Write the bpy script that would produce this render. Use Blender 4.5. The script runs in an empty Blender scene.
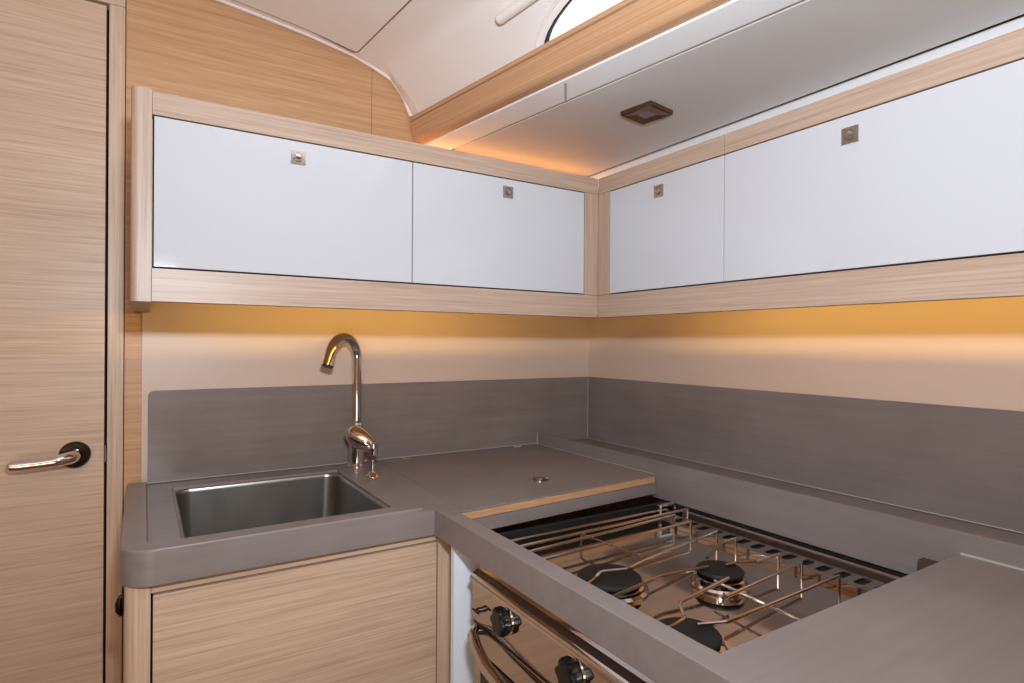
import bpy, bmesh, math, random
from mathutils import Vector, Matrix
random.seed(7)
scene = bpy.context.scene
COL = scene.collection
R = math.radians

# ------------------------------------------------------------------ camera
# world: X along the back wall (0 = right-hand corner), room on -Y, Z up, metres
cam = bpy.data.cameras.new('camera')
cam_ob = bpy.data.objects.new('camera', cam)
COL.objects.link(cam_ob)
cam.sensor_width = 36.0
cam.lens = 36.0 * 587.81 / 1024.0
cam.shift_y = 1.83 / 1024.0
cam.clip_start = 0.02
YAW, ROLL = 0.55868, R(0.33)
fwd = Vector((math.sin(YAW), math.cos(YAW), 0))
rgt = Vector((math.cos(YAW), -math.sin(YAW), 0))
up = Vector((0, 0, 1))
r2 = rgt * math.cos(ROLL) + up * math.sin(ROLL)
u2 = up * math.cos(ROLL) - rgt * math.sin(ROLL)
cam_ob.matrix_world = Matrix((
    (r2.x, u2.x, -fwd.x, -1.2338), (r2.y, u2.y, -fwd.y, -1.5),
    (r2.z, u2.z, -fwd.z, 1.2291), (0, 0, 0, 1)))
scene.camera = cam_ob

# ------------------------------------------------------------------ world, lights, exposure
world = bpy.data.worlds.new('World')
scene.world = world
world.use_nodes = True
bg = world.node_tree.nodes['Background']
bg.inputs[0].default_value = (0.93, 0.96, 1.0, 1)
bg.inputs[1].default_value = 1.6
scene.view_settings.view_transform = 'Standard'
scene.view_settings.look = 'None'
scene.view_settings.gamma = 1.0
scene.view_settings.exposure = 0.0
scene.view_settings.use_curve_mapping = False


def area(name, loc, direction, sx, sy, power, color=(1, 1, 1), spread=180):
    l = bpy.data.lights.new(name, 'AREA')
    l.shape = 'RECTANGLE'
    l.size, l.size_y = sx, sy
    l.energy = power
    l.color = color
    l.spread = R(spread)
    o = bpy.data.objects.new(name, l)
    COL.objects.link(o)
    o.location = loc
    o.rotation_euler = Vector(direction).to_track_quat('-Z', 'Y').to_euler()
    return o


area('flash_lamp', (-1.19, -1.52, 1.425), (0.52, 0.84, 0.42), 0.07, 0.05, 16.0, (0.78, 0.90, 1.0))
area('top_fill_light', (-1.75, -1.85, 1.98), (0.15, 0.3, -1), 0.8, 0.7, 3.6, (1.0, 0.96, 0.93))  # added overhead fill, brightens the upward-facing worktop
area('rear_fill_light', (-2.05, -3.10, 1.15), (0.45, 1, 0.12), 1.2, 1.3, 1.5, (1.0, 0.93, 0.88))  # added fill from behind the camera, also reflected in the chrome
area('low_fill_light', (-1.9, -2.75, 0.55), (0.45, 0.75, 0.9), 1.0, 0.8, 10.0, (1.0, 0.81, 0.60))  # added warm uplight behind the camera, brightens the ceiling
WARM = (1.0, 0.62, 0.13)
WARM2 = (1.0, 0.44, 0.12)


# ------------------------------------------------------------------ materials
def lin(c):
    return tuple(((v / 255) / 12.92 if v / 255 <= 0.04045 else ((v / 255 + 0.055) / 1.055) ** 2.4) for v in c) + (1,)


def base_mat(name, rough=0.5, metal=0.0, color=(200, 200, 200)):
    m = bpy.data.materials.new(name)
    m.use_nodes = True
    b = m.node_tree.nodes['Principled BSDF']
    b.inputs['Base Color'].default_value = lin(color)
    b.inputs['Roughness'].default_value = rough
    b.inputs['Metallic'].default_value = metal
    return m, m.node_tree, b


def ramp_node(nt, stops):
    r = nt.nodes.new('ShaderNodeValToRGB')
    el = r.color_ramp.elements
    while len(el) < len(stops):
        el.new(0.5)
    for e, (p, c) in zip(el, stops):
        e.position = p
        e.color = lin(c) if len(c) == 3 else c
    return r


def wood(name, grain, dark, mid, light, rough=0.42, seed=0.0, scale=1.0, lf=1.0):
    """oak veneer; grain = 0,1,2: axis the grain runs along"""
    m, nt, b = base_mat(name, rough)
    tc = nt.nodes.new('ShaderNodeTexCoord')

    def stretched(along, across, detail, off):
        mp = nt.nodes.new('ShaderNodeMapping')
        s = [across * scale] * 3
        s[grain] = along * scale * lf
        mp.inputs['Scale'].default_value = s
        mp.inputs['Location'].default_value = (off + seed, off * 1.7 + seed, off * 0.6 + seed)
        nt.links.new(tc.outputs['Object'], mp.inputs['Vector'])
        n = nt.nodes.new('ShaderNodeTexNoise')
        n.inputs['Scale'].default_value = 1.0
        n.inputs['Detail'].default_value = detail
        n.inputs['Roughness'].default_value = 0.6
        nt.links.new(mp.outputs[0], n.inputs['Vector'])
        return n
    n1 = stretched(3.6, 210, 3, 1.0)
    n2 = stretched(8.0, 470, 2, 7.0)
    n3 = stretched(0.7, 11, 2, 13.0)
    mx = nt.nodes.new('ShaderNodeMix')
    mx.data_type = 'FLOAT'
    mx.inputs[0].default_value = 0.5
    nt.links.new(n1.outputs[0], mx.inputs[2])
    nt.links.new(n2.outputs[0], mx.inputs[3])
    mx2 = nt.nodes.new('ShaderNodeMix')
    mx2.data_type = 'FLOAT'
    mx2.inputs[0].default_value = 0.2
    nt.links.new(mx.outputs[0], mx2.inputs[2])
    nt.links.new(n3.outputs[0], mx2.inputs[3])
    r = ramp_node(nt, [(0.34, dark), (0.5, mid), (0.65, light)])
    nt.links.new(mx2.outputs[0], r.inputs[0])
    nt.links.new(r.outputs[0], b.inputs['Base Color'])
    bp = nt.nodes.new('ShaderNodeBump')
    bp.inputs['Strength'].default_value = 0.06
    bp.inputs['Distance'].default_value = 0.002
    nt.links.new(n2.outputs[0], bp.inputs['Height'])
    nt.links.new(bp.outputs[0], b.inputs['Normal'])
    return m


OAK = ((176, 144, 120), (200, 170, 145), (213, 186, 162))
OAKP = ((150, 123, 104), (170, 143, 125), (184, 158, 140))
OAKW = ((172, 127, 88), (194, 148, 107), (208, 165, 125))
oak_x = wood('oak_along_x', 0, *OAK)
oak_door = wood('oak_door', 0, *OAK, seed=3.1)
oak_wall = wood('oak_bulkhead', 0, *OAKW, seed=5.0)
oak_y = wood('oak_along_y', 1, *OAK, seed=9.0)
oak_z = wood('oak_along_z', 2, *OAK, seed=2.0)
oak_frame_x = wood('oak_frame_x', 0, *OAKP, seed=11.0)
oak_frame_y = wood('oak_frame_y', 1, *OAKP, seed=12.0)
oak_frame_z = wood('oak_frame_z', 2, *OAKP, seed=15.0)
oak_beam = wood('oak_beam', 1, (178, 130, 94), (200, 154, 116), (212, 170, 132), seed=21.0, lf=0.3)
ply_edge = wood('ply_edge', 0, (172, 124, 84), (196, 148, 106), (210, 166, 124), seed=4.0)
cleat_wood = wood('cleat_wood', 0, (62, 42, 36), (76, 54, 46), (88, 64, 54), seed=6.0)
oak_floor = wood('floor_wood', 1, (110, 74, 48), (140, 98, 66), (160, 118, 82), seed=8.0)


def slab_mat(name, dark, light, sc, rough, grain=(1.5, 30, 30)):
    m, nt, b = base_mat(name, rough)
    tc = nt.nodes.new('ShaderNodeTexCoord')
    mp = nt.nodes.new('ShaderNodeMapping')
    mp.inputs['Scale'].default_value = grain
    nt.links.new(tc.outputs['Object'], mp.inputs['Vector'])
    n = nt.nodes.new('ShaderNodeTexNoise')
    n.inputs['Scale'].default_value = sc
    n.inputs['Detail'].default_value = 6
    n.inputs['Roughness'].default_value = 0.65
    nt.links.new(mp.outputs[0], n.inputs['Vector'])
    n2 = nt.nodes.new('ShaderNodeTexNoise')
    n2.inputs['Scale'].default_value = 6
    n2.inputs['Detail'].default_value = 3
    nt.links.new(tc.outputs['Object'], n2.inputs['Vector'])
    mx = nt.nodes.new('ShaderNodeMix')
    mx.data_type = 'FLOAT'
    mx.inputs[0].default_value = 0.5
    nt.links.new(n.outputs[0], mx.inputs[2])
    nt.links.new(n2.outputs[0], mx.inputs[3])
    r = ramp_node(nt, [(0.3, dark), (0.7, light)])
    nt.links.new(mx.outputs[0], r.inputs[0])
    nt.links.new(r.outputs[0], b.inputs['Base Color'])
    return m


GREY_D, GREY_L = (122, 111, 108), (140, 129, 125)
worktop_m = slab_mat('grey_worktop', GREY_D, GREY_L, 2.0, 0.36)
splash_x = slab_mat('grey_splash_x', (117, 105, 99), (138, 125, 118), 2.2, 0.27)
splash_y = slab_mat('grey_splash_y', (118, 107, 102), (137, 125, 120), 2.2, 0.3, (30, 1.5, 30))
white_gloss, _, _b = base_mat('white_gloss_laminate', 0.05, 0, (186, 184, 188))
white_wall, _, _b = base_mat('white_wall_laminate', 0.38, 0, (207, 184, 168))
white_lining, _nt, _b = base_mat('white_vinyl_lining', 0.6, 0, (238, 229, 224))
_n = _nt.nodes.new('ShaderNodeTexNoise'); _n.inputs['Scale'].default_value = 350
_bp = _nt.nodes.new('ShaderNodeBump'); _bp.inputs['Strength'].default_value = 0.05; _bp.inputs['Distance'].default_value = 0.001
_nt.links.new(_n.outputs[0], _bp.inputs['Height']); _nt.links.new(_bp.outputs[0], _b.inputs['Normal'])
white_trim, _, _b = base_mat('white_trim_paint', 0.4, 0, (253, 251, 252))
white_deck, _, _b = base_mat('white_deck_panel', 0.5, 0, (218, 214, 212))
white_liner, _, _b = base_mat('white_niche_liner', 0.3, 0, (230, 234, 244))
chrome, _, _b = base_mat('chrome', 0.06, 1, (226, 222, 220))
mirror_steel, _, _b = base_mat('polished_steel', 0.07, 1, (200, 190, 182))
wire_steel, _, _b = base_mat('wire_steel', 0.16, 1, (206, 192, 180))
vent_steel, _, _b = base_mat('satin_steel', 0.3, 1, (186, 178, 172))
black_plastic, _, _b = base_mat('black_plastic', 0.3, 0, (16, 16, 17))
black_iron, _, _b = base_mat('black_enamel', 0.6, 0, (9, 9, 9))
dark_gap, _, _b = base_mat('dark_gap', 0.9, 0, (22, 15, 11))
dark_metal, _, _b = base_mat('dark_metal', 0.16, 1, (70, 66, 64))
bronze, _, _b = base_mat('bronze_bezel', 0.22, 1, (128, 108, 92))
seal_grey, _, _b = base_mat('pale_sealant', 0.4, 0, (176, 168, 160))
rubber, _, _b = base_mat('black_rubber', 0.6, 0, (18, 18, 26))
lock_metal, _, _b = base_mat('satin_nickel', 0.28, 1, (190, 180, 174))
groove_brown, _, _b = base_mat('brown_groove', 0.8, 0, (122, 84, 62))
lens_m, _, _b = base_mat('lamp_lens', 0.2, 0, (120, 122, 130))
oven_glass, _, _b = base_mat('oven_glass', 0.05, 0, (14, 14, 15))

# brushed sink steel with a vertical brushing
sink_steel, _nt, _b = base_mat('brushed_sink_steel', 0.3, 1, (172, 167, 161))
_tc = _nt.nodes.new('ShaderNodeTexCoord'); _mp = _nt.nodes.new('ShaderNodeMapping')
_mp.inputs['Scale'].default_value = (25, 25, 9)
_n = _nt.nodes.new('ShaderNodeTexNoise'); _n.inputs['Scale'].default_value = 1.0; _n.inputs['Detail'].default_value = 4
_nt.links.new(_tc.outputs['Object'], _mp.inputs[0]); _nt.links.new(_mp.outputs[0], _n.inputs['Vector'])
_mr = _nt.nodes.new('ShaderNodeMapRange'); _mr.inputs[3].default_value = 0.24; _mr.inputs[4].default_value = 0.38
_nt.links.new(_n.outputs[0], _mr.inputs[0]); _nt.links.new(_mr.outputs[0], _b.inputs['Roughness'])

glass_m = bpy.data.materials.new('window_glass')
glass_m.use_nodes = True
_nt = glass_m.node_tree
_nt.nodes.clear()
_o = _nt.nodes.new('ShaderNodeOutputMaterial'); _mix = _nt.nodes.new('ShaderNodeMixShader')
_t = _nt.nodes.new('ShaderNodeBsdfTransparent'); _g = _nt.nodes.new('ShaderNodeBsdfGlossy')
_g.inputs['Roughness'].default_value = 0.02
_f = _nt.nodes.new('ShaderNodeFresnel'); _f.inputs[0].default_value = 1.3
_nt.links.new(_f.outputs[0], _mix.inputs[0]); _nt.links.new(_t.outputs[0], _mix.inputs[1])
_nt.links.new(_g.outputs[0], _mix.inputs[2]); _nt.links.new(_mix.outputs[0], _o.inputs[0])


# ------------------------------------------------------------------ object helpers
def meta(o, label=None, cat=None, group=None, kind=None):
    if label: o['label'] = label
    if cat: o['category'] = cat
    if group: o['group'] = group
    if kind: o['kind'] = kind
    return o


def thing(name, loc, label, cat, group=None, kind=None):
    o = bpy.data.objects.new(name, None)
    o.empty_display_size = 0.05
    COL.objects.link(o)
    o.location = loc
    return meta(o, label, cat, group, kind)


def root_loc(o):
    v = Vector(o.location)
    while o.parent:
        o = o.parent
        v += Vector(o.location)
    return v


class MB:
    """collects shapes given in world coordinates, becomes one mesh object"""
    def __init__(self):
        self.bm = bmesh.new()

    def box(self, x0, x1, y0, y1, z0, z1, bev=0.0, seg=2):
        t = bmesh.new()
        bmesh.ops.create_cube(t, size=1.0)
        for v in t.verts:
            v.co = Vector((x0 + (v.co.x + .5) * (x1 - x0), y0 + (v.co.y + .5) * (y1 - y0), z0 + (v.co.z + .5) * (z1 - z0)))
        if bev:
            bmesh.ops.bevel(t, geom=t.edges[:], offset=bev, segments=seg, profile=0.5, affect='EDGES')
        self._take(t)
        return self

    def _take(self, t):
        bmesh.ops.recalc_face_normals(t, faces=t.faces[:])
        me = bpy.data.meshes.new('tmp')
        t.to_mesh(me)
        t.free()
        self.bm.from_mesh(me)
        bpy.data.meshes.remove(me)

    def prism(self, poly, vec, bev=0.0, seg=2):
        """closed polygon (world points) extruded by vec"""
        t = bmesh.new()
        vec = Vector(vec)
        a = [t.verts.new(Vector(p)) for p in poly]
        b = [t.verts.new(Vector(p) + vec) for p in poly]
        t.faces.new(a)
        t.faces.new(b[::-1])
        n = len(a)
        for i in range(n):
            t.faces.new((a[i], a[(i + 1) % n], b[(i + 1) % n], b[i]))
        if bev:
            bmesh.ops.recalc_face_normals(t, faces=t.faces[:])
            bmesh.ops.bevel(t, geom=t.edges[:], offset=bev, segments=seg, profile=0.5, affect='EDGES')
        self._take(t)
        return self

    def plate(self, outer, holes, z0, z1, bev=0.0, sel=None):
        """flat plate with holes, outlines as (x, y) lists"""
        t = bmesh.new()
        loops = [outer] + holes
        tops = []
        edges = []
        for lp in loops:
            vs = [t.verts.new((x, y, z1)) for x, y in lp]
            tops.append(vs)
            for i in range(len(vs)):
                edges.append(t.edges.new((vs[i], vs[(i + 1) % len(vs)])))
        bmesh.ops.triangle_fill(t, use_beauty=True, use_dissolve=False, edges=edges)
        faces = t.faces[:]
        low = {}
        for vs in tops:
            for v in vs:
                low[v] = t.verts.new((v.co.x, v.co.y, z0))
        for f in faces:
            t.faces.new([low[v] for v in reversed(f.verts)])
        for vs in tops:
            for i in range(len(vs)):
                a, b = vs[i], vs[(i + 1) % len(vs)]
                t.faces.new((a, b, low[b], low[a]))
        if bev:
            bmesh.ops.recalc_face_normals(t, faces=t.faces[:])
            es = [e for e in t.edges if len(e.link_faces) == 2 and e.calc_face_angle(0) > 0.8 and sel(e.verts[0].co, e.verts[1].co)]
            bmesh.ops.bevel(t, geom=es, offset=bev, segments=3, profile=0.5, affect='EDGES')
        self._take(t)
        return self

    def tube(self, pts, r, seg=10, cap=True, closed=False):
        pts = [Vector(p) for p in pts]
        rs = r if isinstance(r, (list, tuple)) else [r] * len(pts)
        t = bmesh.new()
        rings = []
        n = len(pts)
        prev = None
        for i, p in enumerate(pts):
            if closed:
                d = pts[(i + 1) % n] - pts[i - 1]
            elif i == 0:
                d = pts[1] - p
            elif i == n - 1:
                d = p - pts[i - 1]
            else:
                d = (pts[i + 1] - p).normalized() + (p - pts[i - 1]).normalized()
            d.normalize()
            if prev is None:
                ref = Vector((0, 0, 1)) if abs(d.z) < 0.9 else Vector((1, 0, 0))
                prev = d.cross(ref).normalized()
            else:
                prev = (prev - d * prev.dot(d)).normalized()
            q = d.cross(prev)
            rings.append([t.verts.new(p + (prev * math.cos(a) + q * math.sin(a)) * rs[i])
                          for a in [2 * math.pi * k / seg for k in range(seg)]])
        m = n if closed else n - 1
        for i in range(m):
            A, B = rings[i], rings[(i + 1) % n]
            for k in range(seg):
                t.faces.new((A[k], A[(k + 1) % seg], B[(k + 1) % seg], B[k]))
        if cap and not closed:
            t.faces.new(rings[0][::-1])
            t.faces.new(rings[-1])
        self._take(t)
        return self

    def lathe(self, profile, origin, axis=(0, 0, 1), seg=28):
        """profile = [(radius, height)], turned round axis"""
        o = Vector(origin)
        ax = Vector(axis).normalized()
        ref = Vector((0, 0, 1)) if abs(ax.z) < 0.9 else Vector((1, 0, 0))
        u = ax.cross(ref).normalized()
        w = ax.cross(u)
        t = bmesh.new()
        rings = []
        for r, h in profile:
            if r < 1e-6:
                rings.append([t.verts.new(o + ax * h)])
            else:
                rings.append([t.verts.new(o + ax * h + (u * math.cos(a) + w * math.sin(a)) * r)
                              for a in [2 * math.pi * k / seg for k in range(seg)]])
        for A, B in zip(rings, rings[1:]):
            for k in range(seg):
                a0, a1 = A[k % len(A)], A[(k + 1) % seg % len(A)]
                b0, b1 = B[k % len(B)], B[(k + 1) % seg % len(B)]
                vs = []
                for v in (a0, a1, b1, b0):
                    if v not in vs: vs.append(v)
                if len(vs) > 2:
                    t.faces.new(vs)
        if len(rings[0]) > 1: t.faces.new(rings[0][::-1])
        if len(rings[-1]) > 1: t.faces.new(rings[-1])
        self._take(t)
        return self

    def grid(self, rows):
        """open surface through rows of points"""
        vs = [[self.bm.verts.new(Vector(p)) for p in row] for row in rows]
        for a, b in zip(vs, vs[1:]):
            for i in range(len(a) - 1):
                self.bm.faces.new((a[i], a[i + 1], b[i + 1], b[i]))
        return self

    def build(self, name, mat, parent=None, smooth=True, bev=0.0, loc=None, label=None, angle=35):
        base = root_loc(parent) if parent else Vector(loc if loc else (0, 0, 0))
        for v in self.bm.verts:
            v.co -= base
        me = bpy.data.meshes.new(name)
        self.bm.to_mesh(me)
        self.bm.free()
        mats = mat if isinstance(mat, (list, tuple)) else [mat]
        for m in mats:
            me.materials.append(m)
        o = bpy.data.objects.new(name, me)
        COL.objects.link(o)
        if parent:
            o.parent = parent
        else:
            o.location = base
        if smooth:
            for p in me.polygons: p.use_smooth = True
            me.set_sharp_from_angle(angle=R(angle))
        if bev:
            md = o.modifiers.new('bevel', 'BEVEL')
            md.width = bev
            md.segments = 2
            md.limit_method = 'ANGLE'
            md.angle_limit = R(40)
        if smooth:
            wn = o.modifiers.new('weighted_normals', 'WEIGHTED_NORMAL')
            wn.keep_sharp = True
            wn.weight = 90
        if label: o['label'] = label
        return o


def struct(mb, name, mat, label, cat, bev=0.0, smooth=True, loc=None):
    return meta(mb.build(name, mat, None, smooth, bev, loc), label, cat, None, 'structure')


def arc(cx, cy, r, a0, a1, n=8):
    return [(cx + r * math.cos(R(a0 + (a1 - a0) * i / n)), cy + r * math.sin(R(a0 + (a1 - a0) * i / n))) for i in range(n + 1)]


# ------------------------------------------------------------------ the setting
XL, YR = -2.7, -3.2          # left side and rear of the cabin
struct(MB().box(XL, 0.0, YR, 0.0, -0.04, 0.0), 'floor', oak_floor, 'brown wooden cabin floor below the galley', 'floor')

# oak bulkhead behind the sink: outline follows the arched cabin top on the right
ARCH = [(-2.7, 1.99), (-2.2, 2.04), (-1.7, 2.055), (-1.4, 2.035), (-1.132, 2.013), (-1.091, 2.008), (-0.997, 1.997), (-0.896, 1.984), (-0.786, 1.964),
        (-0.734, 1.947), (-0.68, 1.925), (-0.649, 1.891), (-0.624, 1.838)]
DOOR_X1, DOOR_Z1 = -1.3045, 1.934
XS = -0.7315
mb = MB()
# left of the veneer joint (with the doorway cut out), above and right of it
left = [(-2.7, 0.0), (-1.98, 0.0), (-1.98, DOOR_Z1 + .035), (-1.270, DOOR_Z1 + .035), (-1.270, 0.0), (XS - .0006, 0.0)]
left += [(XS - .0006, 1.965)] + [(p[0], p[1] + .02) for p in reversed(ARCH) if p[0] < XS]
mb.prism([(x, 0.004, z) for x, z in left], (0, 0.03, 0))
right = [(XS + .0006, 0.0), (0.02, 0.0), (0.02, 1.84), (-0.60, 1.84)] + [(-0.60, 1.85), (-0.63, 1.905), (-0.66, 1.94), (-0.69, 1.957), (XS + .0006, 1.965)]
mb.prism([(x, 0.004, z) for x, z in right], (0, 0.03, 0))
struct(mb, 'wall_back', oak_wall, 'oak veneer bulkhead behind and above the sink cabinets', 'wall')
struct(MB().box(-0.9, -0.6, 0.031, 0.036, 1.2, 1.99), 'trim_9', dark_gap, 'dark joint strip in the oak bulkhead', 'trim')

# white laminate lining between worktop and cabinets
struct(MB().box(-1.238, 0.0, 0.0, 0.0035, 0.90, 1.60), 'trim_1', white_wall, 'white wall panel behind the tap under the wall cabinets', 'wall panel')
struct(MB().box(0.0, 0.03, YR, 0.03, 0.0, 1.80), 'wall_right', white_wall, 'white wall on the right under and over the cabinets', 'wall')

struct(MB().box(-0.0035, -0.0002, -2.1, -0.0010, 1.615, 1.7735), 'trim_6', white_trim, 'narrow white strip between right wall cabinets and ceiling', 'trim')
# unseen sides of the cabin
struct(MB().box(XL - .04, XL, YR, 0.03, 0, 2.0), 'wall_left', oak_wall, 'oak side wall of the cabin left of the door', 'wall')
struct(MB().box(XL, 0.0, YR - .04, YR, 0, 2.1), 'wall_rear', oak_wall, 'oak wall at the other end of the cabin', 'wall')

# door frame and door
mb = MB()
mb.box(-1.3000, -1.2715, -0.002, 0.034, 0.0, DOOR_Z1 + .0045, .0015)
mb.box(-2.02, -1.2715, -0.002, 0.034, DOOR_Z1 + .0050, DOOR_Z1 + .034, .0015)
mb.box(-2.02, -1.984, -0.002, 0.034, 0.0, DOOR_Z1 + .0045, .0015)
frame = struct(mb, 'trim_2', oak_z, 'narrow oak door frame between door and galley', 'door frame')
MB().box(-1.3040, -1.2998, -0.0055, 0.012, 0.975, 1.010, .0008).build('strike_plate', dark_metal, frame, label='small dark metal strike plate')
mb = MB().box(-1.98, -1.3048, 0.0, 0.030, 0.012, DOOR_Z1 - .001, .001)
door = struct(mb, 'door_1', oak_door, 'flat oak cabin door with a chrome lever handle', 'door')
struct(MB().box(-2.05, -1.25, 0.045, 0.05, 0.0, 2.0), 'trim_3', dark_gap, 'dark doorway rebate behind the oak door', 'trim')
hx, hz = -1.354, 0.995
mb = MB().lathe([(0.0, 0.012), (0.010, 0.012), (0.0235, 0.0105), (0.0265, 0.007), (0.0275, 0.0)], (hx, 0.0, hz), (0, -1, 0), 40)
ros = mb.build('handle_rosette', dark_metal, door, label='round dark chrome rosette')
pts = [(hx, -0.010, hz), (hx, -0.030, hz + .001), (hx - .004, -0.042, hz + .001), (hx - .014, -0.049, hz),
       (hx - .03, -0.050, hz - .003), (hx - .055, -0.049, hz - .005), (hx - .08, -0.048, hz - .006), (hx - .096, -0.047, hz - .006), (hx - .101, -0.047, hz - .006)]
MB().tube(pts, [.0125, .0125, .0125, .012, .0105, .0098, .0108, .0100, .005], 16).build('lever_handle', chrome, door, label='chrome lever handle')

# ------------------------------------------------------------------ cabin top
DX = -0.155     # the cabin side runs at an angle: x shifts by this much per metre of y


def sweep(p, y, push=0.0):
    return (p[0] + DX * y + push, y, p[1])


# roof and cabin side lining, swept from the bulkhead towards the viewer
SIDE = [(-0.582, 1.792), (-0.603, 1.815), (-0.652, 1.868), (-0.684, 1.903), (-0.700, 1.921), (-0.708, 1.932), (-0.716, 1.940), (-0.728, 1.9475),
        (-0.748, 1.954), (-0.79, 1.9640), (-0.896, 1.985), (-0.997, 1.999), (-1.132, 2.015), (-1.4, 2.037), (-1.7, 2.057), (-2.2, 2.045), (-2.72, 1.99)]
FIRST = [(-0.585, 1.792), (-0.607, 1.815), (-0.6365, 1.868), (-0.6495, 1.892), (-0.662, 1.906), (-0.672, 1.917), (-0.6805, 1.9262), (-0.697, 1.934),
         (-0.7345, 1.9475), (-0.786, 1.9645), (-0.896, 1.985), (-0.997, 1.998), (-1.132, 2.014), (-1.4, 2.036), (-1.7, 2.056), (-2.2, 2.041), (-2.72, 1.992)]
MIDP = [((a[0] * .35 + b[0] * .65), (a[1] * .35 + b[1] * .65)) for a, b in zip(FIRST, SIDE)]


def side_pt(y, z, off=0.0):
    """point on the cabin side at height z; off moves it into the cabin"""
    x = -0.624 - (z - 1.838) * (0.076 / 0.083) + DX * y
    n = Vector((-0.083, 0, -0.076)).normalized()
    return Vector((x, y, z)) + n * off


# window opening: a stadium shape lying in the cabin side plane
def win_loop(grow, n=12):
    """flat-bottomed oval window outline, (y, z)"""
    out = []
    yc0, yc1, zc, a, h = -0.985, -1.75, 1.8220, 0.478, 0.078
    for k in range(n + 1):
        t = math.pi * 0.5 * k / n
        out.append((yc0 + (a + grow) * math.cos(t), zc - grow * .1 + (h + grow * .8) * math.sin(t)))
    for k in range(n + 1):
        t = math.pi * (0.5 + 0.5 * k / n)
        out.append((yc1 + (a + grow) * math.cos(t), zc - grow * .1 + (h + grow * .8) * math.sin(t)))
    return out


# lining: the cabin-side strip carries the window hole, the rest is a lofted sheet
ys = [-0.050, -0.30, -0.6, -1.0, -1.6, -2.4, YR]
mb = MB()
rows = [[sweep(p, 0.0035) for p in FIRST], [sweep(p, -0.028) for p in MIDP], [sweep(p, -0.050) for p in SIDE]]
mb.grid(rows)
mb.grid([[sweep(p, y) for p in SIDE[4:]] for y in ys])
# flat side strip between SIDE[1] and SIDE[4], with the hole
t = bmesh.new()
out = [(-0.050, 1.815), (-0.050, 1.921), (YR, 1.921), (YR, 1.815)]
edges = []
for lp in (out, win_loop(0.0)):
    vs = [t.verts.new(side_pt(y, z)) for y, z in lp]
    for i in range(len(vs)):
        edges.append(t.edges.new((vs[i], vs[(i + 1) % len(vs)])))
bmesh.ops.triangle_fill(t, use_beauty=True, edges=edges)
mb._take(t)
bmesh.ops.remove_doubles(mb.bm, verts=mb.bm.verts[:], dist=1e-5)
lining = struct(mb, 'ceiling', white_lining, 'white padded cabin top lining curving down beside the window', 'ceiling')
# piping along the bulkhead arch
MB().tube([(x, -0.004, z + .004) for x, z in ARCH[3:]], .0065, 10).build('edge_piping', white_lining, lining)

# headliner panel let into the roof, with its dark shadow joint
PAN = [(-0.787, 1.9600), (-0.896, 1.9805), (-0.997, 1.9945), (-1.132, 2.0105), (-1.4, 2.0325), (-1.7, 2.052), (-2.2, 2.040), (-2.6, 1.995)]
mb = MB()
def pan_row(y, dz): return [(p[0] + (-0.09 * y), y, p[1] + dz) for p in PAN]
pys = [-0.040, -0.3, -0.8, -1.5, -2.4]
mb.grid([pan_row(y, -0.003) for y in pys])
edge = [Vector(pan_row(y, -0.002)[0]) for y in pys]
mb.grid([pan_row(-0.040, -0.003), pan_row(-0.040, 0.004)])
mb.grid([[pan_row(y, -0.003)[0] for y in pys], [pan_row(y, 0.004)[0] for y in pys]])
panel = struct(mb, 'ceiling.001', white_lining, 'large flat white headliner panel above the oak bulkhead', 'ceiling panel')
c = [(p[0], -0.036, p[1] + .0006) for p in reversed(PAN[1:])] + [(-0.797, -0.036, 1.9592), (-0.788, -0.038, 1.9582), (-0.7835, -0.046, 1.9574)]
c += [(-0.7835 - .09 * (y + .046), y, 1.9574) for y in pys[1:]]
MB().tube(c, .0013, 6).build('shadow_joint', groove_brown, panel, label='thin brown shadow joint')

# window in the cabin side
mb = MB()
inner, outer = win_loop(-0.001), win_loop(0.0028)
for A, B, m0 in ((inner, outer, 0.0018),):
    t = bmesh.new()
    va = [t.verts.new(side_pt(y, z, m0)) for y, z in A]
    vb = [t.verts.new(side_pt(y, z, m0)) for y, z in B]
    vc = [t.verts.new(side_pt(y, z, -0.012)) for y, z in A]
    n = len(va)
    for i in range(n):
        j = (i + 1) % n
        t.faces.new((va[i], va[j], vb[j], vb[i]))
        t.faces.new((va[i], va[j], vc[j], vc[i]))
    mb._take(t)
win = struct(mb, 'window_1', rubber, 'long rounded cabin window above the oak beam', 'window')
t = MB()
vs = [t.bm.verts.new(side_pt(y, z, -0.010)) for y, z in win_loop(-0.001)]
t.bm.faces.new(vs)
t.build('window_pane', glass_m, win, smooth=False)
MB().tube([side_pt(y, z, 0.001) for y, z in win_loop(0.024)], .0030, 8).build('window_surround', white_lining, win, label='white moulded rim')

# white rounded rail on the cabin side beside the window
p0, p1 = side_pt(-0.462, 1.9015, 0.016), side_pt(-0.80, 1.9090, 0.016)
d = (p1 - p0).normalized()
rail = thing('blind_tube', p0, 'short white rounded tube above the cabin window corner', 'blind')
MB().tube([p0, p0 + d * .003, p0 + d * .008, p1], [.006, .0095, .0105, .0105], 18).build('tube', white_lining, rail)
for k in (0.06, 0.22):
    q = p0 + d * k
    MB().tube([q, q + Vector((0.083, 0, 0.076)).normalized() * .018], .005, 10).build('bracket', white_lining, rail)

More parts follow.
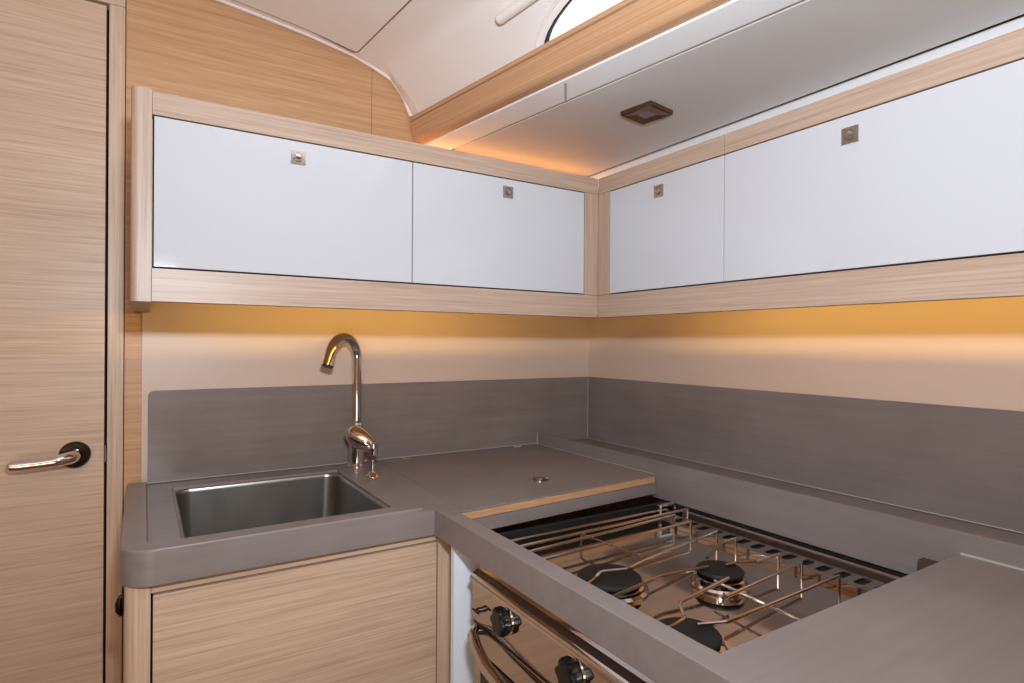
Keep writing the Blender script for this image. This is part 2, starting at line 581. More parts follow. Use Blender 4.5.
# deck underside: pale panel, border strip, oak beam
def line_y(x0, sl, y): return x0 + sl * y
yA, yB = 0.0, YR
mb = MB()
mb.prism([(-0.494, yA, 1.774), (-0.013, yA, 1.774), (-0.013, yB, 1.774), (-0.494 + DX * yB, yB, 1.774)], (0, 0, .03), .0012, 2)
deck = struct(mb, 'ceiling.002', white_deck, 'flat pale grey ceiling panel over the stove with square lamp', 'ceiling')
mb = MB()
mb.prism([(-0.590, yA, 1.768), (-0.513, yA, 1.768), (-0.513 + DX * yB, yB, 1.768), (-0.590 + DX * yB, yB, 1.768)], (0, 0, .03), .002)
mb.prism([(-0.5125, yA, 1.7785), (-0.4925, yA, 1.7785), (-0.4925 + DX * yB, yB, 1.7785), (-0.5125 + DX * yB, yB, 1.7785)], (0, 0, .02))
strip = struct(mb, 'trim_4', white_trim, 'white border strip between oak beam and ceiling panel', 'trim')
MB().prism([(-0.4980, -0.5300, 1.7670), (-0.4440, -0.4590, 1.7670), (-0.4475, -0.4560, 1.7670), (-0.5015, -0.5270, 1.7670)], (0, 0, .0012)).build('joint_bead', white_gloss, strip)
struct(MB().box(-0.08, 0.03, YR, 0.02, 1.8045, 1.81), 'trim_5', dark_gap, 'dark shadow gap between ceiling panel and wall', 'trim')

mb = MB()
prof = [(-0.6225, 1.8262), (-0.6225, 1.8247), (-0.627, 1.8245), (-0.620, 1.790), (-0.6175, 1.782), (-0.613, 1.7755), (-0.606, 1.7725), (-0.580, 1.7710), (-0.574, 1.775), (-0.572, 1.8262)]
mb.prism([(x, 0.0, z) for x, z in prof], (0, YR * 1.012, 0))
beam = meta(mb.build('ceiling_beam', oak_beam, loc=(-0.61, 0, 1.77)), 'long rounded oak beam under the cabin window running along the ceiling', 'beam')
mb = MB()
cap = [(-0.625, 1.8262), (-0.629, 1.8285), (-0.629, 1.838), (-0.625, 1.8405), (-0.570, 1.8405), (-0.570, 1.8262)]
mb.prism([(x, 0.0, z) for x, z in cap], (0, YR * 1.012, 0))
mb.build('cap_strip', oak_beam, beam)
beam.rotation_euler.z = math.atan(-DX)

# square ceiling lamp (switched off)
lx, ly, lz = -0.2410, -0.5000, 1.774
lamp = thing('ceiling_lamp', (lx, ly, lz), 'small square bronze ceiling lamp above the stove, switched off', 'lamp')
ang = math.atan(DX)
def lrot(x, y): return (lx + x * math.cos(ang) + y * math.sin(ang), ly - x * math.sin(ang) + y * math.cos(ang))
def sq(h, z): return [(*lrot(a * h, b * h), z) for a, b in ((-1, -1), (1, -1), (1, 1), (-1, 1))]
mb = MB()
t = bmesh.new()
ro, r1, r2_, r3 = [[t.verts.new(p) for p in sq(h, z)] for h, z in ((.043, lz), (.0425, lz - .0085), (.0395, lz - .0110), (.016, lz - .0092))]
for A, B in ((ro, r1), (r1, r2_), (r2_, r3)):
    for i in range(4):
        t.faces.new((A[i], A[(i + 1) % 4], B[(i + 1) % 4], B[i]))
t.faces.new(ro[::-1])
mb._take(t)
mb.build('bezel', bronze, lamp, smooth=False)
mb = MB()
mb.prism(sq(.0155, lz - .0100), (0, 0, .004), .001)
mb.build('lens', lens_m, lamp, label='small square grey lens')

# ------------------------------------------------------------------ worktop
ZW = 0.92
YF = -0.50         # front edge of the sink run
XR = -0.776        # front edge of the stove run
XLW = -1.264
sink_r = 0.022
def rrect(x0, x1, y0, y1, r, n=6):
    return (arc(x1 - r, y1 - r, r, 0, 90, n) + arc(x0 + r, y1 - r, r, 90, 180, n) + arc(x0 + r, y0 + r, r, 180, 270, n) + arc(x1 - r, y0 + r, r, 270, 360, n))
SX0, SX1, SY0, SY1 = -1.183, -0.836, -0.462, -0.068
outer = [(-0.008, -0.0075), (XLW, -0.0075)] + arc(XLW + .045, YF + .045, .045, 180, 270, 8) + [(XR, YF), (XR, -2.1), (-0.008, -2.1)]
LF0, LF1 = (-0.738, -0.536), (-0.2065, -0.5005)      # front edge of the lid
hole = [(-0.2000, -0.020), (-0.2000, -1.112), (-0.744, -1.112), (-0.744, -0.5365), (-0.7385, -0.5365), (-0.7145, -0.020)]
top = thing('worktop', (-0.76, -0.3, ZW), 'grey stone-effect L-shaped galley worktop with thick front edge', 'worktop')
MB().plate(outer, [rrect(SX0, SX1, SY0, SY1, .004, 2), hole], ZW - .018, ZW, .0018,
           lambda a, b: min(a.z, b.z) > ZW - .001 and ((abs(a.x - XR) < 1e-4 and abs(b.x - XR) < 1e-4) or (SX0 - .01 < a.x < SX1 + .01 and SY0 - .01 < a.y < SY1 + .01) or (abs(a.x + .744) < .01 and abs(b.x + .744) < .01))).build('top', worktop_m, top)
# thick front edge
band = [(XLW, -0.0075)] + arc(XLW + .045, YF + .045, .045, 180, 270, 8) + [(XR, YF), (XR, -2.1), (XR + .030, -2.1), (XR + .030, YF + .03), (XLW + .05, YF + .03)] + \
    [(XLW + .03, YF + .05), (XLW + .03, -0.0075)]
MB().plate(band, [], ZW - .048, ZW - .018, .002,
           lambda a, b: max(a.z, b.z) < ZW - .047).build('front_edge', worktop_m, top)
# raised rim left of and in front of the sink
rim = [(XLW, -0.0080)] + arc(XLW + .045, YF + .045, .045, 180, 270, 8) + [(-0.80, YF), (-0.80, YF + .0360), (-1.190, YF + .0360)] + \
    arc(-1.216, YF + .048, .012, 270, 180, 4) + [(-1.228, -0.0080)]
MB().plate(rim, [], ZW, ZW + .0065, .003, lambda a, b: min(a.z, b.z) > ZW + .006).build('raised_rim', worktop_m, top)
# fiddle rail at the back of the stove run
mb = MB()
mb.box(-0.2060, -0.1975, -2.1, -0.0090, 0.866, ZW + .0335, .001)
mb.build('fiddle_rail', splash_y, top)
for a in ((-0.2085, -0.2060, -2.1, -1.115, ZW + .0002, ZW + .0030), (-0.2085, -0.2060, -0.4990, -0.0100, ZW + .0002, ZW + .0016), (-0.2085, -0.2052, -0.0100, -0.0078, ZW + .0002, ZW + .034)):
    MB().box(*a).build('sealant_bead', seal_grey, top, label='pale sealant bead')
# lip under the front of the lid
lv = Vector((LF1[0] - LF0[0], LF1[1] - LF0[1], 0)).normalized()
ln = Vector((lv.y, -lv.x, 0))
def lidp(s, n_, z):
    a, b = Vector((*LF0, z)), Vector((*LF1, z))
    return a.lerp(b, s) + ln * n_
MB().prism([lidp(0, .004, .876), lidp(.998, .004, .876), lidp(.998, -.03, .876), lidp(0, -.03, .876)], (0, 0, .0255), .0012).build('lid_support', worktop_m, top)
MB().box(-0.2270, -0.2080, -1.095, -1.066, 0.874, ZW - .0190, .001).build('cleat', cleat_wood, top, label='short brown wooden cleat under the slab')

# coolbox lid
lid = thing('coolbox_lid', (-0.46, -0.26, ZW), 'flat grey hinged lid in the worktop corner with steel ring pull', 'lid')
MB().prism([(LF0[0], LF0[1], .9165), (LF1[0] - .003, LF1[1], .9165), (-0.2095, -0.024, .9165), (-0.7120, -0.024, .9165)], (0, 0, .0033), .0008).build('lid_panel', worktop_m, lid)
MB().prism([lidp(.0, .0012, .9025), lidp(.994, .0012, .9025), lidp(.994, -.028, .9025), lidp(.0, -.028, .9025)], (0, 0, .0135)).build('edge_strip', ply_edge, lid, label='bare pale plywood edge')
for hx_ in (-0.640, -0.291):
    mb = MB()
    mb.box(hx_ - .012, hx_ + .012, -0.0290, -0.0235, ZW - .0005, ZW + .0018, .0008)
    mb.box(hx_ - .012, hx_ + .012, -0.0225, -0.0190, ZW - .0005, ZW + .0018, .0008)
    mb.tube([(hx_ - .0125, -0.023, ZW + .0018), (hx_ + .0125, -0.023, ZW + .0018)], .0022, 10)
    mb.build('hinge', chrome, lid, label='small chrome hinge')
kx, ky = -0.473, -0.405
mb = MB().lathe([(.0235, 0), (.0235, .0018), (.0215, .0030), (.0180, .0012), (.0180, .0004)], (kx, ky, ZW), (0, 0, 1), 32)
rp = mb.build('ring_pull', chrome, lid, label='round flush steel ring pull')
MB().lathe([(.0178, .0004), (.0178, .0007), (0, .0007)], (kx, ky, ZW), (0, 0, 1), 32).build('recess', dark_metal, rp)
mb = MB().lathe([(.0085, .0006), (.0085, .0028), (.006, .0034), (0, .0034)], (kx, ky, ZW), (0, 0, 1), 24)
mb.build('latch', chrome, rp)

# splashbacks
mb = MB()
r = .012
zs = 1.1214
pl = [(-0.0065, ZW + .0004), (-0.0065, zs), ] + [(x, z) for x, z in arc(-1.227 + r, zs - r, r, 90, 180, 6)] + [(-1.227, ZW + .0004)]
mb.prism([(x, -0.0065, z) for x, z in pl], (0, .0062, 0))
sp = meta(mb.build('splashback', splash_x, loc=(-0.6, 0, ZW)), 'grey splashback behind the sink and tap', 'splashback', 'grey splashbacks')
MB().tube([(-1.226, -0.0080, ZW + .0022), (-0.209, -0.0080, ZW + .0022)], .0012, 6).build('sealant_bead', seal_grey, sp, label='thin pale sealant line')
mb = MB().box(-0.0063, -0.0003, -2.1, -0.0070, ZW + .0004, zs, .0006)
sp = meta(mb.build('splashback', splash_y, loc=(0, -0.9, ZW)), 'long grey splashback along the right wall behind the stove', 'splashback', 'grey splashbacks')
MB().tube([(-0.0078, -0.0085, ZW + .002), (-0.0078, -2.1, ZW + .002)], .0012, 6).build('sealant_bead', seal_grey, sp, label='thin pale sealant line')
MB().tube([(-0.0082, -0.0080, ZW + .004), (-0.0082, -0.0080, zs - .0015)], .0011, 6).build('corner_bead', seal_grey, sp, label='pale sealant line in the corner')

# ------------------------------------------------------------------ sink
sink = thing('sink', ((SX0 + SX1) / 2, (SY0 + SY1) / 2, 0.74), 'rectangular brushed steel sink sunk into the grey worktop', 'sink')
t = bmesh.new()
rings = []
ztop = ZW - .0050
for inset, rad, z in ((.0008, .006, ztop), (.0045, .024, ztop), (.0060, .027, ztop - .0015), (.0075, .028, ztop - .008), (.011, .03, .785), (.016, .032, .762), (.028, .04, .750), (.050, .05, .746)):
    rings.append([t.verts.new((x, y, z)) for x, y in rrect(SX0 + inset, SX1 - inset, SY0 + inset, SY1 - inset, rad, 6)])
for A, B in zip(rings, rings[1:]):
    n = len(A)
    for i in range(n):
        t.faces.new((A[i], A[(i + 1) % n], B[(i + 1) % n], B[i]))
t.faces.new(rings[-1])
mb = MB()
mb._take(t)
mb.build('bowl', sink_steel, sink, angle=50)
MB().lathe([(.042, .0005), (.042, .003), (.036, .0035), (.030, .001), (0, .001)], ((SX0 + SX1) / 2, (SY0 + SY1) / 2, .746), (0, 0, 1), 32).build('drain', chrome, sink, label='round chrome drain')

# ------------------------------------------------------------------ tap
fx, fy = -0.7835, -0.052
tap = thing('tap', (fx, fy, ZW), 'tall chrome swan-neck tap behind the right end of the sink', 'tap')
MB().lathe([(.0235, 0), (.0235, .004), (.0205, .006), (.0190, .012), (.0190, .055), (.0175, .085), (.0125, .105), (.0110, .112), (0, .112)], (fx, fy, ZW), (0, 0, 1), 32).build('base', chrome, tap)
dirx = Vector((-0.82, -0.57, 0)).normalized()
Rr = 0.0500
zc_ = 1.190
pts = [Vector((fx, fy, z)) for z in (ZW + .10, 1.05, 1.15, zc_)]
rad = [.0115] * 4
for k in range(1, 15):
    a = math.pi * k / 14 * 0.92
    pts.append(Vector((fx, fy, zc_)) + dirx * (Rr * (1 - math.cos(a))) + Vector((0, 0, Rr * math.sin(a))))
    rad.append(.0115 + .0022 * k / 14)
d_ = (pts[-1] - pts[-2]).normalized()
pts += [pts[-1] + d_ * .016, pts[-1] + d_ * .030]
rad += [.0142, .0146]
MB().tube(pts, rad, 24).build('spout', chrome, tap)
tip = pts[-1]
MB().tube([tip - d_ * .001, tip + d_ * .003], .0122, 20).build('aerator', black_plastic, tap, label='dark aerator ring')
# slanted lever body
a0, a1 = Vector((-0.8073, -0.090, 1.0120)), Vector((-0.7742, -0.125, 0.9820))
ax = (a1 - a0)
Lb = ax.length
mb = MB().lathe([(0, -.012), (.010, -.011), (.0180, -.006), (.0225, .003), (.0245, .014), (.0240, Lb * .55), (.0205, Lb * .85), (.0145, Lb + .006), (.007, Lb + .012), (0, Lb + .013)], a0, ax, 32)
mb.build('lever', chrome, tap)
MB().tube([Vector((fx, fy, .985)), Vector((-0.788, -0.075, 1.000)), a0 + ax * .35], [.0175, .0175, .017], 20).build('lever_neck', chrome, tap)
MB().lathe([(.0095, .006), (.0102, -.004), (.0102, -.022), (.0088, -.024), (0, -.024)], (-0.7665, -0.1300, 0.9820), (0, 0, 1), 24).build('lever_tip', chrome, tap)
# small pop-up knob in front of it
kn = thing('drain_knob', (-0.7845, -0.176, ZW), 'thin chrome drain knob on round foot right of the tap', 'knob')
MB().lathe([(.0185, 0), (.0185, .0015), (.013, .004), (.0085, .008), (.0060, .012), (0, .012)], (-0.7845, -0.176, ZW), (0, 0, 1), 28).build('foot', chrome, kn)
MB().lathe([(.0040, .010), (.0034, .016), (.0048, .020), (.0036, .025), (.0050, .030), (.0044, .0365), (0, .0370)], (-0.7845, -0.176, ZW), (0, 0, 1), 20).build('stem', chrome, kn)

# ------------------------------------------------------------------ sink base cabinet
cab = thing('base_cabinet', (-1.0, -0.25, 0), 'oak base cabinet under the sink with flat front door', 'cabinet')
yf = -0.485
ztc = ZW - .0484
MB().prism([(-1.2575, -.010, 0.0)] + [(x, y, 0.0) for x, y in arc(-1.2575 + .016, yf + .016, .016, 180, 270, 6)] + [(-1.2245, yf, 0), (-1.2245, yf + .03, 0), (-1.238, yf + .035, 0), (-1.238, -.010, 0)], (0, 0, ztc)).build('side_panel', oak_z, cab)
MB().prism([(-0.7620, yf, 0.0)] + [(x, y, 0.0) for x, y in arc(-0.724 - .012, yf + .012, .012, 270, 360, 5)] + [(-0.724, yf + .055, 0), (-0.7620, yf + .055, 0)], (0, 0, ztc)).build('corner_post', oak_z, cab)
MB().box(-1.2240, -0.7625, yf + .003, yf + .022, 0.856, ztc, .001).build('top_rail', oak_x, cab)
MB().box(-1.2215, -0.7645, yf - .0005, yf + .018, 0.08, 0.8535, .0012).build('door', oak_door, cab)
MB().box(-1.2235, -0.7630, yf + .024, yf + .030, 0.0, ztc).build('carcass', dark_gap, cab)
MB().box(-1.2235, -0.7630, yf + .012, yf + .022, 0.0, .075).build('plinth', oak_x, cab)
mb = MB()
mb.box(-1.2605, -1.2578, yf + .018, yf + .034, 0.826, 0.866, .001)
mb.tube([(-1.2580, yf + .026, .853), (-1.2615, yf + .026, .851), (-1.2635, yf + .026, .842), (-1.2635, yf + .026, .832), (-1.2615, yf + .026, .826), (-1.258, yf + .026, .826)], [.003, .004, .0055, .0055, .004, .003], 10)
mb.build('finger_pull', dark_metal, cab, label='small dark metal finger pull')

# white lined niche for the stove
niche = thing('stove_niche', (-0.48, -0.83, 0), 'white lined recess around the gas stove under the worktop', 'recess lining')
MB().box(-0.7650, -0.6900, -0.5600, -0.5480, 0.0, 0.8710).build('side_panel', white_liner, niche)
MB().box(-0.7450, -0.6900, -1.1420, -1.1300, 0.0, 0.8710).build('side_panel', white_liner, niche)
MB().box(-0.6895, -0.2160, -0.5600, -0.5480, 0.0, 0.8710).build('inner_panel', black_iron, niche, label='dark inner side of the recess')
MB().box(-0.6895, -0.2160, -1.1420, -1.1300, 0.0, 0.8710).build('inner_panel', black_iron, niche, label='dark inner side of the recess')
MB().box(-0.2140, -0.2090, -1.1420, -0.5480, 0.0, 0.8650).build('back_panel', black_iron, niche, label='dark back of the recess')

# cabinet under the right-hand slab
cab2 = thing('base_cabinet', (-0.4, -1.6, 0), 'oak base cabinet under the grey slab right of the stove', 'cabinet')
MB().box(-0.755, -0.02, -2.1, -1.145, 0.0, ZW - .050).build('body', oak_z, cab2)

# ------------------------------------------------------------------ gas stove
SXF, SXB = -0.766, -0.222
SYL, SYR = -0.630, -1.066
ZH = 0.845
st = thing('gas_stove', (-0.49, -0.84, 0.36), 'polished steel three-burner boat stove set in the worktop', 'stove')
MB().box(SXF + .0225, SXB, SYR, SYL, 0.36, ZH - .0035, .003).build('body', vent_steel, st)
MB().box(SXF + .033, SXB - .002, SYR - .003, -0.574, ZH - .003, ZH, .001).build('hob_plate', mirror_steel, st)
# front ledge with rolled edge, and the control panel below it
mb = MB()
lp = [(SXF + .034 - .038 * math.cos(R(a)), .8325 + .0190 * math.sin(R(a))) for a in range(0, 91, 9)]
mb.prism([(x, SYR - .003, z) for x, z in lp] + [(SXF + .034, SYR - .003, ZH + .0003), (SXF + .014, SYR - .003, .8325)], (0, SYL - SYR + .006, 0))
mb.build('front_ledge', mirror_steel, st)
MB().box(SXF, SXF + .012, SYR, SYL, 0.7690, .8322, .002).build('control_panel', mirror_steel, st)
# oven door
mb = MB()
mb.box(SXF + .002, SXF + .020, SYR + .004, SYL - .004, 0.40, 0.7630, .003)
od = mb.build('oven_door', mirror_steel, st)
MB().box(SXF - .0005, SXF + .0015, SYR + .03, SYL - .030, 0.45, 0.722, .0008).build('door_glass', oven_glass, od, label='dark oven door glass')
hy0, hy1 = SYL - .018, SYR + .018
hp = [(SXF + .002, hy0, .756), (SXF - .006, hy0 - .003, .756), (SXF - .014, hy0 - .012, .755), (SXF - .021, hy0 - .034, .750), (SXF - .027, hy0 - .080, .738), (SXF - .030, hy0 - .15, .730), (SXF - .030, hy1 + .15, .730),
      (SXF - .027, hy1 + .08, .738), (SXF - .021, hy1 + .034, .750), (SXF - .014, hy1 + .012, .755), (SXF - .006, hy1 + .003, .756), (SXF + .002, hy1, .756)]
MB().tube(hp, .0095, 14).build('door_handle', mirror_steel, od, label='bowed steel oven handle')
MB().box(SXF + .001, SXF + .018, SYR + .004, SYL - .004, 0.7633, 0.7686).build('gap_seal', black_plastic, st)


def knob(y, z, r=.0190):
    prof = []
    n = 36
    t = bmesh.new()
    rings = []
    for (k, h) in ((1.0, 0.003), (1.0, 0.013), (0.93, 0.0165), (0.6, 0.0180)):
        ring = []
        for i in range(n):
            a = 2 * math.pi * i / n
            rr = r * k * (1 + 0.13 * math.cos(6 * a))
            ring.append(t.verts.new((SXF - h, y + rr * math.cos(a), z + rr * math.sin(a))))
        rings.append(ring)
    for A, B in zip(rings, rings[1:]):
        for i in range(n):
            t.faces.new((A[i], A[(i + 1) % n], B[(i + 1) % n], B[i]))
    t.faces.new(rings[0]); t.faces.new(rings[-1])
    m = MB(); m._take(t)
    m.lathe([(.012, 0.0), (.012, .005)], (SXF, y, z), (-1, 0, 0), 20)
    k_ = m.build('knob', black_plastic, st, label='black lobed gas knob')
    MB().lathe([(.0215, .0002), (.0215, .0015), (.018, .0028), (0, .0028)], (SXF, y, z), (-1, 0, 0), 32).build('bezel', chrome, k_)


for y in (-0.738, -0.906, -1.0): knob(y, 0.8080)
ig = MB()
ig.lathe([(.0045, 0), (.0045, .009), (.003, .011), (0, .011)], (SXF, -0.663, .795), (-1, 0, 0), 16)
ig.box(SXF - .0125, SXF - .0095, -0.674, -0.652, .7935, .7965, .001)
ig.build('igniter', black_plastic, st, label='small black igniter button')

# vent strip with slots, and the upstand behind it
vx0, vx1 = -0.2960, -0.2440
slots = []
for i in range(14):
    yc = -0.630 - i * 0.0313
    slots.append([(x, y) for x, y in rrect(vx0 + .012, vx1 - .004, yc - .0085, yc + .0085, .0080, 4)])
MB().plate([(vx0, -0.600), (vx0, SYR), (vx1, SYR), (vx1, -0.600)], slots, ZH + .0085, ZH + .0100).build('vent_strip', vent_steel, st, label='slotted satin steel vent strip')
MB().box(vx0 + .003, vx1, SYR, -0.601, ZH + .0002, ZH + .0020).build('vent_box', dark_gap, st, label='dark duct under the vent slots')
mb = MB()
mb.box(vx0 - .0012, vx0 + .0012, SYR, SYL, ZH + .0002, ZH + .0100, .0004)
mb.box(vx1 + .0003, vx1 + .0022, SYR, SYL, ZH + .0002, ZH + .0060, .0004)
mb.build('vent_edge', mirror_steel, st)
mb = MB()
mb.tube([(SXB - .003, -0.600, ZH + .017), (SXB - .003, SYR, ZH + .017)], .0026, 10)
mb.box(SXB - .004, SXB - .002, SYR, -0.600, ZH + .0002, ZH + .0160, .0004)
mb.build('rear_upstand', vent_steel, st)


def burner(x, y, r, e=.005):
    m = MB().lathe([(r * 1.22, .0003), (r * 1.22, .003), (r * 1.12, .006), (r * 1.10, .0075 + e), (r * .9, .011 + e), (0, .011 + e)], (x, y, ZH), (0, 0, 1), 40)
    b = m.build('burner', mirror_steel, st)
    MB().lathe([(r * .86, .0002), (r * .9, .002), (r, .0025), (r, .0055), (r * .95, .0075), (0, .0080)], (x, y, ZH + .011 + e), (0, 0, 1), 40).build('burner_cap', black_iron, b, label='black burner cap')
    return b


burner(-0.612, -0.798, .050, .002)
burner(-0.452, -0.880, .037, .008)
burner(-0.655, -0.992, .042)

# pan supports: bent steel rods on pegs
ZB, ZL = 0.8745, 0.8680
XFP = -0.728
def bend(pts, rr=.006):
    """round the corners of a polyline"""
    pts = [Vector(p) for p in pts]
    out = [pts[0]]
    for a, b, c in zip(pts, pts[1:], pts[2:]):
        u, w = (a - b), (c - b)
        k = min(rr, u.length * .45, w.length * .45)
        p, q = b + u.normalized() * k, b + w.normalized() * k
        out += [p, p.lerp(b, .5).lerp(b.lerp(q, .5), .5) if False else (p * .25 + b * .5 + q * .25), q]
    out.append(pts[-1])
    return out


RW = .0027
rods = [
    [(XFP, -0.560, ZB), (-0.66, -0.555, ZB), (-0.215, -0.5800, ZB)] if False else [(XFP, -0.640, ZB), (-0.240, -0.628, ZB)],
    [(XFP, -0.672, ZB), (-0.300, -0.645, ZB)],
    [(XFP, -0.712, ZB), (-0.306, -0.694, ZB)],
    [(XFP, -0.826, ZL), (-0.672, -0.814, ZL), (-0.645, -0.802, ZL), (-0.630, -0.798, ZB), (-0.585, -0.812, ZB), (-0.548, -0.802, ZB), (-0.308, -0.758, ZB)],
    [(XFP, -0.885, ZB), (-0.560, -0.860, ZB), (-0.470, -0.872, ZB)],
    [(XFP, -0.968, ZL), (-0.660, -0.972, ZL), (-0.628, -0.965, ZL), (-0.612, -0.940, ZB), (-0.480, -0.918, ZB)],
    [(-0.640, -0.995, ZB), (-0.600, -1.010, ZB), (-0.327, -1.001, ZB)],
    [(-0.540, -0.960, ZB), (-0.323, -0.938, ZB)],
    [(-0.440, -0.845, ZB), (-0.354, -0.807, ZB), (-0.315, -0.806, ZB)],
    [(-0.442, -0.882, ZB), (-0.412, -0.884, ZB), (-0.385, -0.898, ZB), (-0.323, -0.896, ZB)],
]
for i, rd in enumerate(rods):
    mb = MB().tube(bend(rd), RW, 10)
    e = Vector(rd[-1])
    if e.x > -0.34 and i > 0:
        mb.tube([(e.x, e.y, ZB), (e.x, e.y, ZH + .0102 if e.x > vx0 else ZH)], RW, 10)
    if i in (0,):
        mb.tube([(e.x, e.y, ZB), (e.x, e.y, ZH + .0065)], RW, 10)
    s = Vector(rd[0])
    if s.x <= XFP + .001:
        mb.tube([(s.x, s.y, s.z), (s.x, s.y, ZH)], RW, 10)
    mb.build('pan_support', wire_steel, st)
# cross rods
MB().tube(bend([(-0.4950, -0.905, ZB - .0056), (-0.5050, -1.062, ZB - .0056), (-0.5050, -1.062, ZH)]), .0022, 10).build('cross_rod', wire_steel, st)
MB().tube(bend([(-0.5300, -0.625, ZH), (-0.5300, -0.625, ZB - .0056), (-0.5200, -0.780, ZB - .0056)]), .0022, 10).build('cross_rod', wire_steel, st)
# low guard rail along the front on pegs
mb = MB()
for y in (-0.665, -0.716, -0.774, -0.844, -0.891, -0.943):
    mb.tube([(-0.7300, y, ZH), (-0.7300, y, ZH + .022)], .0016, 8)
mb.tube([(-0.7300, SYL - .02, ZH + .0215), (-0.7300, SYR + .03, ZH + .0215)], .0016, 8)
mb.build('guard_rail', wire_steel, st)
# clamps at the rear left corner
mb = MB()
for x in (-0.282, -0.236):
    mb.box(x - .0035, x + .0035, -0.5905, -0.5845, ZH + .0003, ZH + .0350, .001)
mb.box(-0.287, -0.231, -0.5915, -0.5835, ZH + .0300, ZH + .0350, .001)
mb.build('pan_clamp', chrome, st, label='upright steel pan clamp')
for ya, yb in ((SYL - .001, -0.561), (SYR + .001, -1.129)):
    MB().tube([(-0.49, ya, .60), (-0.49, yb, .60)], .012, 16).build('gimbal_pivot', dark_metal, st)
# side guard rod at the left of the hob
mb = MB().tube(bend([(-0.726, -0.580, ZH), (-0.726, -0.580, ZB - .010), (-0.250, -0.580, ZB - .010), (-0.250, -0.580, ZH)]), .0026, 10)
mb.build('side_rail', wire_steel, st)

# ------------------------------------------------------------------ wall cabinets
ZB0, ZT0 = 1.2923, 1.6251          # bottom and top of the oak frames
DZ0, DZ1 = 1.3475, 1.5855          # doors
YC, XC = -0.4111, -0.3106          # front planes


def lock(axis, pos, parent):
    """square push lock; axis 'y' faces -Y, 'x' faces -X"""
    h = .0128
    m = MB()
    p = Vector(pos)
    n = Vector((0, -1, 0)) if axis == 'y' else Vector((-1, 0, 0))
    s = Vector((1, 0, 0)) if axis == 'y' else Vector((0, 1, 0))
    q = [p + s * (a * h) + Vector((0, 0, b * h)) + n * .0002 for a, b in ((-1, -1), (1, -1), (1, 1), (-1, 1))]
    m.prism(q, n * .0022, .0005)
    m.lathe([(.0090, .0022), (.0086, .0034), (.0078, .0024), (.0074, .0006), (.0066, .0040), (.0048, .0066), (0, .0074)], p, n, 28)
    return m.build('push_lock', chrome if axis == 'y' and pos[0] < -.9 else lock_metal, parent, label='small square metal push lock')


wc = thing('wall_cabinet', (-0.78, -0.2, ZB0), 'oak framed wall cabinet with two white doors above the sink', 'cabinet', 'white fronted wall cabinets')
pp = [(-1.2535, -0.0005)] + arc(-1.2535 + .010, YC + .010, .010, 180, 270, 5) + [(-1.2255, YC), (-1.2255, -0.0005)]
MB().prism([(x, y, ZB0 - .0005) for x, y in pp], (0, 0, ZT0 - ZB0 + .0035)).build('end_panel', oak_frame_z, wc)
MB().box(-1.2250, XC - .0002, YC, YC + .022, DZ1 + .0025, ZT0, .0006).build('top_rail', oak_frame_x, wc)
MB().box(-1.2250, XC - .0002, YC, YC + .022, ZB0, DZ0 - .0025, .0006).build('bottom_rail', oak_frame_x, wc)
MB().box(-0.3520, XC - .0002, YC, YC + .022, DZ0 - .0020, DZ1 + .0020, .0004).build('corner_stile', oak_frame_z, wc)
mb = MB()
mb.box(-1.2250, -0.004, YC + .023, -0.0005, 1.322, 1.334)
mb.box(-1.2250, -0.004, YC + .023, -0.0005, 1.598, 1.610)
mb.box(-1.2250, -0.3100, YC + .030, YC + .034, 1.335, 1.597)
mb.build('carcass', oak_x, wc)
MB().box(-1.2240, -0.3530, YC + .0225, YC + .0285, DZ0 - .006, DZ1 + .006).build('shadow_gap', dark_gap, wc)
for x0, x1, lkx in ((-1.2225, -0.7875, -1.0045), (-0.7855, -0.3545, -0.5665)):
    dr = MB().box(x0, x1, YC - .0008, YC + .018, DZ0, DZ1, .0012).build('door', white_gloss, wc, label='glossy white door')
    lock('y', (lkx, YC - .0008, 1.5570), dr)
MB().box(-1.2240, -0.2700, YC + .0230, YC + .0700, 1.2960, 1.3020).build('light_cutoff_shelf', oak_frame_x, wc)  # unseen shelf, added to cut the strip light off lower down the wall

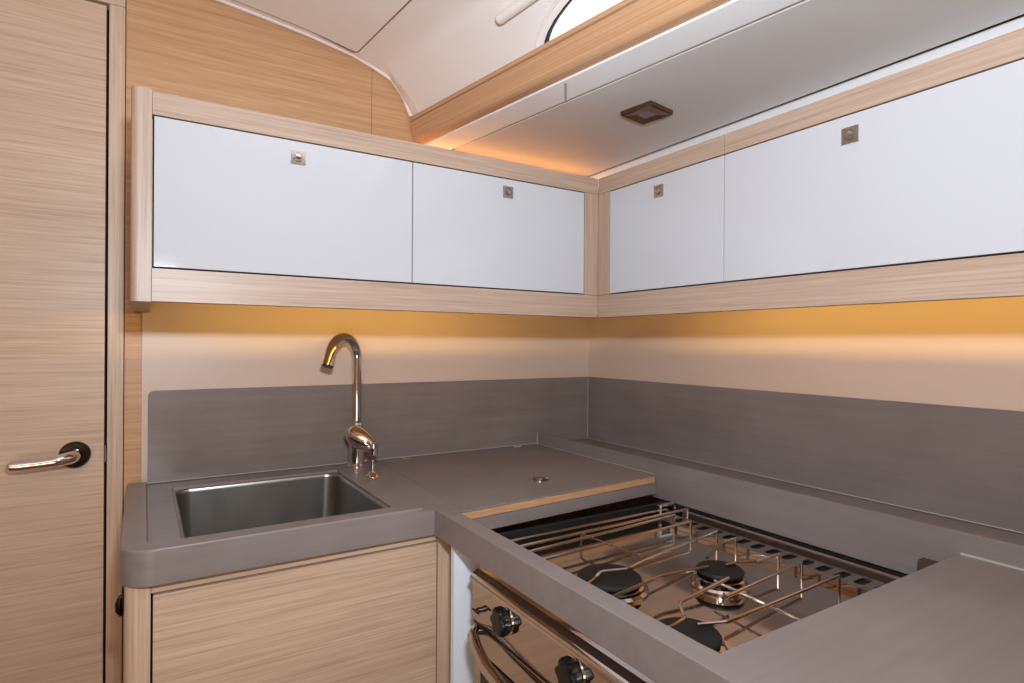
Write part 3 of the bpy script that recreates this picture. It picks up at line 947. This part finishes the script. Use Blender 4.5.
wc2 = thing('wall_cabinet', (-0.15, -1.2, ZB0), 'oak framed wall cabinet with white doors on the right wall above the stove', 'cabinet', 'white fronted wall cabinets')
YE = -2.1
YJ = -0.7730
MB().box(XC, XC + .022, YJ + .0005, YC + .0000, DZ1 + .0025, ZT0, .0006).build('top_rail', oak_frame_y, wc2)
MB().box(XC, XC + .022, YE, YJ - .0005, DZ1 + .0025, ZT0, .0006).build('top_rail', oak_frame_y, wc2)
MB().box(XC, XC + .022, YE, YC, ZB0, DZ0 - .0025, .0006).build('bottom_rail', oak_frame_y, wc2)
MB().box(XC, XC + .022, -0.4510, YC, DZ0 - .0020, DZ1 + .0020, .0004).build('corner_stile', oak_frame_z, wc2)
mb = MB()
mb.box(XC + .023, -0.0005, YE, YC + .015, 1.322, 1.334)
mb.box(XC + .023, -0.0005, YE, YC + .015, 1.598, 1.610)
mb.box(XC + .030, XC + .034, YE, YC + .015, 1.335, 1.597)
mb.build('carcass', oak_x, wc2)
MB().box(XC + .0225, XC + .0285, YE, -0.4530, DZ0 - .006, DZ1 + .006).build('shadow_gap', dark_gap, wc2)
for y0, y1, lky in ((-0.7720, -0.4535, -0.6085), (YE, -0.7740, -1.0065)):
    dr = MB().box(XC - .0008, XC + .018, y0, y1, DZ0, DZ1, .0012).build('door', white_gloss, wc2, label='glossy white door')
    lock('x', (XC - .0008, lky, 1.5535), dr)
MB().box(XC + .0230, XC + .0650, YE, YC - .0005, 1.2960, 1.3020).build('light_cutoff_shelf', oak_frame_y, wc2)  # same added light cut-off for the right-hand strip, out of view

# warm light strips behind the added cut-off shelves and on top of the cabinets
area('back_strip_light', (-0.73, YC + .030, 1.3140), (0, 1, 0.0), 0.78, .004, 1.34, WARM)
area('right_strip_light', (XC + .031, -1.25, 1.3150), (1, 0, 0.0), .004, 1.62, 2.1, WARM).rotation_euler = (R(90), 0, R(-90))
bpy.data.objects['right_strip_light'].data.size, bpy.data.objects['right_strip_light'].data.size_y = 1.62, .004
area('cabinet_top_light', (-0.33, -0.030, 1.705), (0, -0.25, 1), 0.60, .01, 0.30, WARM2)
